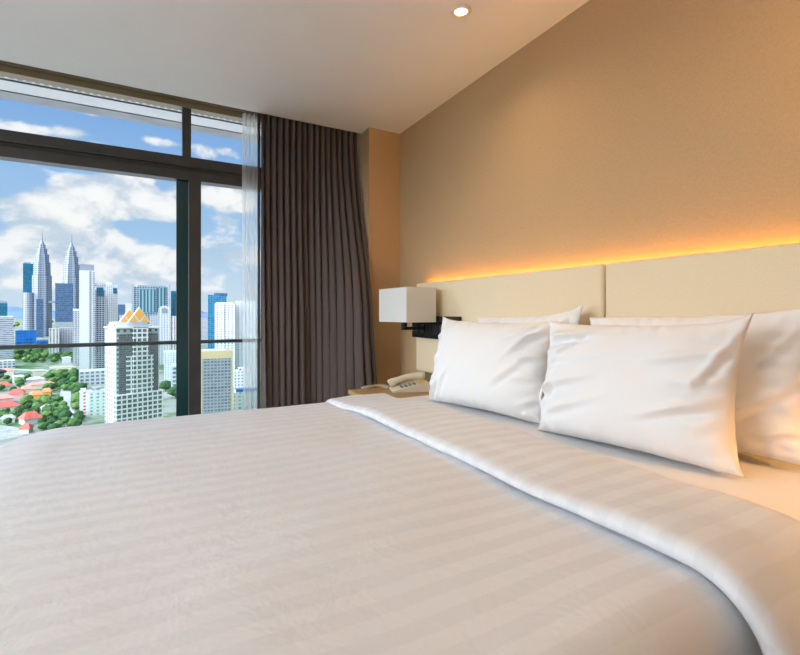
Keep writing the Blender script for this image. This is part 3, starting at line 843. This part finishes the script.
# --- gabled hotel tower
SH = 330.0
t = B('gabled_tower', 140.5, SH, 'white tower crowned by orange triangular gables in the middle of the window', 'tower', rz=R_(20))
def hx(u): return (u - 140.5) / FPX * SH * .872 / .94
def hv(v): return H(v, SH)
slab('main_block', t, FM['hotelside'], hx(119), hx(162.5), 5, 27, 0, hv(329))
slab('cornice', t, FM['white'], hx(118), hx(163.5), 1.6, 27.6, hv(328.2), hv(326.6))
for a, b in ((121.5, 134.4), (149.6, 161)): slab('dark_panel', t, FM['hoteldark'], hx(a), hx(b), 4, 6, hv(394), hv(334))
slab('window_bay', t, FM['hotel'], hx(128.5), hx(155.5), 2.6, 6, 0, hv(356))
slab('window_bay', t, FM['hotel'], hx(134.5), hx(149.5), 1.6, 6, 0, hv(327))
slab('lower_front', t, FM['hotel'], hx(117.5), hx(164), .6, 6, 0, hv(393))
slab('penthouse', t, FM['white'], hx(121), hx(150.5), 6, 22, hv(328), hv(322))
slab('roof_room', t, FM['whitegrid'], hx(118.5), hx(122), 10, 20, hv(328), hv(324.5)); slab('roof_room', t, FM['whitegrid'], hx(151.5), hx(160), 8, 20, hv(328), hv(325.5))
def gable(uL, uR, vTop, y):
    g_ = bmesh.new(); x0, x1 = hx(uL), hx(uR); zb, zt = hv(322.2), hv(vTop); xm = (x0 + x1) / 2
    def prism(bm, P, ya, yb):
        f = [bm.verts.new((x, ya, z)) for x, z in P]; b = [bm.verts.new((x, yb, z)) for x, z in P]
        bm.faces.new(f); bm.faces.new(list(reversed(b)))
        for k in range(len(P)): bm.faces.new((f[k], b[k], b[(k + 1) % len(P)], f[(k + 1) % len(P)]))
    prism(g_, [(x0, zb), (x1, zb), (xm, zt)], y, y + 1.2); G_ = obj('gable', g_, FM['white'], t)
    def lerp(a, b): return (x0 + (x1 - x0) * a, zb + (zt - zb) * b)
    # diamond above, two triangles below
    for P in ([lerp(.5, .90), lerp(.705, .50), lerp(.5, .14), lerp(.295, .50)], [lerp(.075, .06), lerp(.425, .06), lerp(.25, .42)], [lerp(.575, .06), lerp(.925, .06), lerp(.75, .42)]):
        b_ = bmesh.new(); prism(b_, P, y - .35, y + .3); obj('orange_panel', b_, FM['orange'], G_)
gable(129.5, 152.5, 307.0, 3.2); gable(123, 143.5, 308.6, 7)
# --- right-hand pane
tower('glass_tower', 'dark teal glass tower behind the white twin bay tower in the right pane', 208, 226.5, 295, 900, 'tealdark', 30, extra=(('roof_plant', 214, 227.5, 293, 296, 'blueglass', 5, 15),))
tower('apartment_tower', 'tall white apartment tower with blue windows in the right pane', 214.8, 235, 303.5, 620, 'bluelines', 20, extra=(('fin', 222, 224.2, 304, None, 'white', -1.2, 2), ('cap', 216, 233, 302.3, 304, 'white', 1, 12)))
tower('apartment_tower', 'white apartment tower with flagged roof next to the sheer curtain', 235.3, 256, 301, 640, 'bluelines', 20, extra=(('fin', 239, 240.5, 302, None, 'white', -1, 2), ('roof_mast', 242, 244, 296.5, 301, 'grey', 3, 4)))
tower('sandstone_block', 'grey slate fronted block with sandstone frame low in the right pane', 198, 233, 351, 345, 'sand', 24, extra=(('slate_front', 202.5, 231, 358.5, None, 'slate', -.4, 1), ('parapet', 204, 226, 350, 351.2, 'whitegrid', 4, 8)))
tower('city_block', 'narrow distant block at the left of the right pane', 200, 208, 318, 1300, 'grey', 30)
tower('villa_block', 'small white block with red roof beside the sheer curtain', 233.5, 258, 371, 470, 'whitegrid', 14, extra=(('red_roof', 238, 258, 368, 371, 'redwin', 1, 10),))
tower('villa_block', 'low blue and white block under the small red roofed block', 233.8, 258, 392, 400, 'greenwin', 12, extra=(('blue_roof', 236, 258, 389.5, 392, 'brightblue', 1, 8),))

# --- ground, hills, roads
def ground_mat():
    m, g, b = newmat('city_ground')
    v = g.coord()
    n = g.noise(v, .012, 5, .6); n2 = g.noise(v, .05, 3)
    c = g.mix(g.ss(.42, .58, n), (.065, .14, .04), (.28, .275, .25))
    c = g.mix(g.ss(.55, .7, n2) * .6, c, (.40, .38, .35))
    g.put(b.inputs['Base Color'], c); b.inputs['Roughness'].default_value = .95
    return m
x, y = far(250, 6000)
bm = bmesh.new(); box(bm, -9000, 9000, -6000, 15000, -1, 0); o = obj('city_ground', bm, ground_mat(), loc=(0, 0, GZ)); o['kind'] = 'structure'
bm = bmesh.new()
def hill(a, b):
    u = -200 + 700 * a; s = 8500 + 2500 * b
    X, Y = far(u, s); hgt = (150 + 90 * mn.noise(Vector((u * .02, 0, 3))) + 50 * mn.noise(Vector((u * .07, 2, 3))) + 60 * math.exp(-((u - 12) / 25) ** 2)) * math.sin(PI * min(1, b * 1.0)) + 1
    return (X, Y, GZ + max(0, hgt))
grid(bm, 120, 12, hill); o = obj('distant_hills', bm, mat('haze_blue_hills', (.10, .17, .27), .95, noise=(.002, .1)), smooth=True); o['kind'] = 'structure'  # distance haze is put into the hills' blue base colour
bm = bmesh.new(); box(bm, -70, 70, 6, 52, -1, 0); o = obj('trim_bounce_deck', bm, mat('pale_bounce_surface', (.72, .71, .68), .9, noise=(.3, .05)), loc=(0, 0, -15)); o['kind'] = 'structure'  # unseen pale deck, added to bounce light up to soffit and ceiling
def road(name, pts, w, m):
    bm = bmesh.new(); V = []
    for i, (u, s) in enumerate(pts):
        X, Y = far(u, s); p = Vector((X, Y, GZ + .3)); 
        u2, s2 = pts[min(i + 1, len(pts) - 1)]; u1, s1 = pts[max(i - 1, 0)]
        d = (Vector((*far(u2, s2), 0)) - Vector((*far(u1, s1), 0))).normalized(); n = Vector((-d.y, d.x, 0)) * w / 2
        V.append((bm.verts.new(p - n), bm.verts.new(p + n)))
    for a, b in zip(V, V[1:]): bm.faces.new((a[0], a[1], b[1], b[0]))
    o = obj(name, bm, m); o['kind'] = 'structure'
asph = mat('asphalt', (.45, .44, .43), .9, noise=(.1, .1))
road('road_across', [(-40, 830), (10, 820), (45, 800), (78, 790), (120, 780)], 16, asph)
road('road_down', [(66, 760), (66, 600), (64, 500), (70, 430), (80, 380)], 11, asph)
road('road_yard', [(-30, 400), (0, 385), (22, 375)], 34, mat('parking_yard', (.36, .35, .33), .9, noise=(.2, .2)))

# --- houses with pitched roofs
RC = {'red': mat('red_roof_tiles', (.66, .13, .10), .8, noise=(.3, .12)), 'pink': mat('salmon_roof_tiles', (.72, .30, .24), .8, noise=(.3, .1)), 'orange': mat('orange_roof_tiles', (.78, .26, .12), .8, noise=(.3, .1)), 'grey': mat('grey_sheet_roof', (.42, .40, .40), .7), 'pale': mat('pale_sheet_roof', (.66, .68, .70), .7)}
WC = {'pink': mat('pink_render', (.80, .42, .44), .8), 'white': FM['white'], 'yellow': mat('yellow_render', (.85, .50, .10), .8), 'cream': mat('cream_render', (.74, .66, .54), .8), 'green': FM['greenwin']}
def house(u0, u1, vbase, wallh, roofh, depth, rc, wc, rz, label):
    s = FPX * 100.1 / (vbase - HORIZON); uc = (u0 + u1) / 2; w = (u1 - u0) / FPX * s * math.cos(math.atan((uc - 400) / FPX))
    X_, Y_ = far(uc, s); FOOT.append((X_, Y_, -TH - math.atan((uc - 400) / FPX) + rz, w / 2 + 1.2, depth + 1.2))
    t = B('house', uc, s, label, 'house', rz, 'low houses below the window')
    slab('walls', t, WC[wc], -w / 2, w / 2, 0, depth, 0, wallh)
    bm = bmesh.new(); e = 1.0
    pts = [(-w / 2 - e, -e, 0), (w / 2 + e, -e, 0), (w / 2 + e, depth + e, 0), (-w / 2 - e, depth + e, 0)]
    hipx = min(w * .25, depth * .4)
    b4 = [bm.verts.new(p) for p in pts]; r0 = bm.verts.new((-w / 2 + hipx, depth / 2, roofh)); r1 = bm.verts.new((w / 2 - hipx, depth / 2, roofh))
    bm.faces.new((b4[0], b4[1], r1, r0)); bm.faces.new((b4[2], b4[3], r0, r1)); bm.faces.new((b4[1], b4[2], r1)); bm.faces.new((b4[3], b4[0], r0)); bm.faces.new(list(reversed(b4)))
    obj('roof', bm, RC[rc], t, loc=(0, 0, wallh))
HS = [
 (-8, 11, 390, 5, 5, 18, 'red', 'cream', 0, 'red roofed long house at the left photo edge, upper of the left row'),
 (-6, 14, 404, 6, 4, 15, 'pink', 'pink', .15, 'pink house with salmon roof at the left photo edge'),
 (8, 24, 399, 6, 5, 14, 'red', 'pink', -.1, 'pink walled house with red roof beside the yellow house'),
 (22, 34, 393, 5, 4, 12, 'pink', 'cream', .1, 'salmon roofed house behind the yellow house'),
 (31, 43, 400, 6, 4, 13, 'orange', 'yellow', .1, 'yellow house with orange roof'),
 (41, 51, 397, 6, 4, 13, 'orange', 'yellow', -.1, 'yellow and orange house right of the larger yellow house'),
 (28, 54, 389, 6, 3, 12, 'pink', 'cream', .0, 'long salmon roofed terrace behind the orange roofs'),
 (-6, 20, 412, 5, 5, 13, 'red', 'cream', .1, 'long red roof low at the left edge above the parking yard'),
 (24, 42, 424, 5, 6, 12, 'red', 'white', .35, 'red roofed house with white gable nearest the bed edge'),
 (19, 29, 434, 4, 4, 8, 'red', 'cream', -.4, 'small red roofed outbuilding touching the bed edge'),
 (2, 15, 423, 4, 3, 10, 'grey', 'cream', .0, 'grey roofed house above the parking yard'),
 (42, 52, 412, 4, 3, 9, 'grey', 'cream', .1, 'grey roofed house among the trees'),
 (65, 73, 417, 4, 2, 9, 'pale', 'white', .0, 'pale roofed shed beside the road'),
 (14, 24, 383, 9, 2, 16, 'pale', 'green', .1, 'pale flat block left of the dense trees'),
 (27, 44, 383.5, 6, 3, 14, 'pale', 'white', .0, 'white roofed hall behind the terrace'),
 (33, 46, 376, 8, 2, 16, 'grey', 'cream', .0, 'grey block on the far road'),
 (-6, 14, 376, 7, 4, 20, 'pink', 'cream', .0, 'salmon roofed block under the low grey block'),
 (50, 76, 371, 6, 2, 20, 'grey', 'cream', .0, 'long grey building on the far road'),
 (62, 71, 363, 10, 2, 16, 'pale', 'white', .0, 'white block at the right end of the park'),
]
for h_ in HS: house(*h_)

# --- trees
leafs = [mat('leaf_green_' + n, c, .9, noise=(.35, .35)) for n, c in (('deep', (.028, .095, .022)), ('mid', (.055, .14, .03)), ('light', (.12, .21, .05)))]
bark = mat('bark', (.12, .09, .06), .9)
TM = []
for k in range(6):
    bm = bmesh.new(); t = bmesh.new(); bmesh.ops.create_icosphere(t, subdivisions=4, radius=1)
    for v in t.verts:
        n = v.co.normalized(); d = 1 + .30 * mn.noise(n * 2.2 + Vector((k * 5, 0, 0))) + .22 * mn.noise(n * 5 + Vector((0, k * 3, 0))) + .16 * mn.noise(n * 12 + Vector((0, k * 3, 4)))
        v.co = Vector((n.x * d, n.y * d, n.z * d * .8 + 1.15))
    for f in t.faces: f.smooth = True
    join(bm, t, 0); cyl(bm, (0, 0, 0), .10, .07, .6, 8, 1)
    me = bpy.data.meshes.new('tree'); bm.to_mesh(me); bm.free(); me.materials.append(leafs[k % 3]); me.materials.append(bark); TM.append(me)
rt = random.Random(21)
TREES = []
def clear(X, Y, f):
    dx, dy = X - f[0], Y - f[1]; c, s_ = math.cos(-f[2]), math.sin(-f[2])
    lx, ly = dx * c - dy * s_, dx * s_ + dy * c
    return math.hypot(max(abs(lx) - f[3], 0), max(-1.2 - ly, ly - f[4], 0))
def trees(n, u0, u1, v0, v1, r0, r1, label, group):
    for k in range(n):
        for tries in range(150):
            u = rt.uniform(u0, u1); v = v0 + (v1 - v0) * rt.random(); s = FPX * 100 / (v - HORIZON)
            X, Y = far(u, s); r = rt.uniform(r0, r1)
            if all(clear(X, Y, f) > r * 1.4 for f in FOOT) and all(math.hypot(X - a, Y - b) > (c + r) * 1.18 for a, b, c in TREES): break
        else: continue
        TREES.append((X, Y, r)); o = bpy.data.objects.new('tree', rt.choice(TM)); C.objects.link(o)
        o.location = (X, Y, GZ); o.scale = (r, r, r * rt.uniform(.8, 1.15)); o.rotation_euler.z = rt.uniform(0, 6.28)
        tag(o, label, 'tree', group)
trees(80, 14, 74, 346.5, 363, 5, 8, 'leafy green tree in the park below the bright blue block', 'park trees')
trees(34, 48, 79, 374, 392, 4, 7, 'dense green tree between the far road and the terrace', 'trees by the far road')
trees(14, 0, 30, 377, 393, 3, 5, 'green tree among the houses at the left edge', 'trees at the left edge')
trees(40, 20, 64, 402, 418, 2.6, 5, 'green tree between the yellow houses and the nearest red roof', 'trees among the low houses')
trees(44, 42, 80, 416, 433, 2.6, 5, 'bright green tree just above the bed edge', 'trees above the bed edge')
trees(14, 0, 22, 408, 426, 2, 3.5, 'small green tree by the parking yard', 'trees by the yard')
trees(9, 72, 82, 388, 412, 4, 6, 'green tree beside the road left of the red panelled flats', 'trees beside the road')
trees(8, 163, 180, 375, 400, 5, 8, 'green tree low beside the window stile', 'trees by the stile')
trees(60, -10, 130, 318.5, 330, 10, 18, 'distant tree on the plain before the hills', 'distant plain trees')

# ------------------------------------------------------------------ sun and sky
sun = bpy.data.lights.new('sun', 'SUN'); sun.energy = .95; sun.angle = R_(.6); sun.color = (1, .97, .92)
so = bpy.data.objects.new('sun', sun); C.objects.link(so)
sd = Vector((.06, .66, -.74)).normalized()      # direction the light travels: from behind the building, high left
so.rotation_euler = sd.to_track_quat('-Z', 'Y').to_euler()

w = bpy.data.worlds.new('World'); SC.world = w; w.use_nodes = True
nt = w.node_tree; g = G(nt); bg = nt.nodes['Background']
dx, dy, dz = g.sep(g.coord('Generated'))
az = g.m('ARCTAN2', dx, dy); el = g.m('ARCSINE', g.m('MAXIMUM', g.m('MINIMUM', dz, .999), -.999))
def azel(u, v):
    a = math.atan((u - 400) / FPX); return TH + a, math.atan((HORIZON - v) / FPX * math.cos(a))
P = g.xyz(az * 1.0, el * 1.6, 0)
n1 = g.noise(P, 9.0, 7, .56, .3)
n2 = g.noise(g.xyz(az * 1.0, el * 2.6, 4.0), 7.0, 6, .55, .2)
sgn = g.noise(g.xyz(az, el * 1.6 + .055, 0), 9.0, 7, .56, .3)
blobs = None
for (u, v, ru, rv, a) in [
    (110, 185, 70, 22, .34), (60, 215, 75, 26, .36), (150, 195, 26, 16, .20), (20, 245, 70, 16, .18), (100, 250, 60, 14, .22), (165, 212, 22, 9, .28), (170, 258, 45, 12, .24), (130, 270, 60, 10, .20), (60, 280, 80, 9, .22), (110, 235, 60, 7, .18), (40, 262, 60, 8, .16), (120, 290, 70, 8, .2),
    (225, 195, 30, 16, .32), (228, 260, 40, 24, .22), (230, 222, 25, 8, .1), (15, 128, 45, 8, .27), (75, 130, 28, 9, .30), (100, 112, 50, 5, .16), (160, 142, 25, 5, .2), (215, 150, 40, 8, .15), (60, 105, 40, 5, .1),
    (10, 178, 40, 14, -.30), (60, 165, 40, 8, -.16), (140, 232, 26, 10, -.30), (160, 187, 10, 10, -.22), (120, 125, 40, 14, -.10), (10, 270, 20, 14, -.05)]:
    a0, e0 = azel(u, v); a1, _ = azel(u + ru, v); _, e1 = azel(u, v - rv)
    p = (az - a0) / abs(a1 - a0); q = (el - e0) / abs(e1 - e0)
    r2 = p * p + q * q
    b_ = g.m('EXPONENT', r2 * -1.0) * a
    blobs = b_ if blobs is None else blobs + b_
dens = n1 * .9 + n2 * .35 + blobs
cov = g.ss(.70, .86, dens)
lit = g.ss(-.10, .12, n1 - sgn + (blobs * .10)) 
sky = g.mix(g.ss(0.0, .62, el), (.42, .64, .87), (.09, .28, .72))
sky = g.mix(g.ss(.0, .16, el), (.62, .75, .88), sky)
ccol = g.mix(lit, (.55, .66, .79), (.95, .955, .97))
ccol = g.mix(g.ss(.86, 1.15, dens), ccol, g.mix(lit, (.66, .73, .82), (1.0, .995, .985)))
col = g.mix(cov * .97, sky, ccol)
below = g.ss(-.02, -.001, el)
col = g.mix(below, (.25, .28, .26), col)
# sky boosted left of and behind the room, added to brighten the interior
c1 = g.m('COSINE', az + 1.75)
sky_boost = g.ss(.25, .85, c1) * below * 7.2 + 1.0
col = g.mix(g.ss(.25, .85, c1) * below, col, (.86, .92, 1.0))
g.put(bg.inputs[0], col); g.put(bg.inputs[1], sky_boost * .60)
SC.cycles.max_bounces = 10; SC.cycles.transparent_max_bounces = 16
SC.cycles.diffuse_bounces = 6; SC.cycles.sample_clamp_indirect = 6
SC.cycles.caustics_reflective = False; SC.cycles.caustics_refractive = False
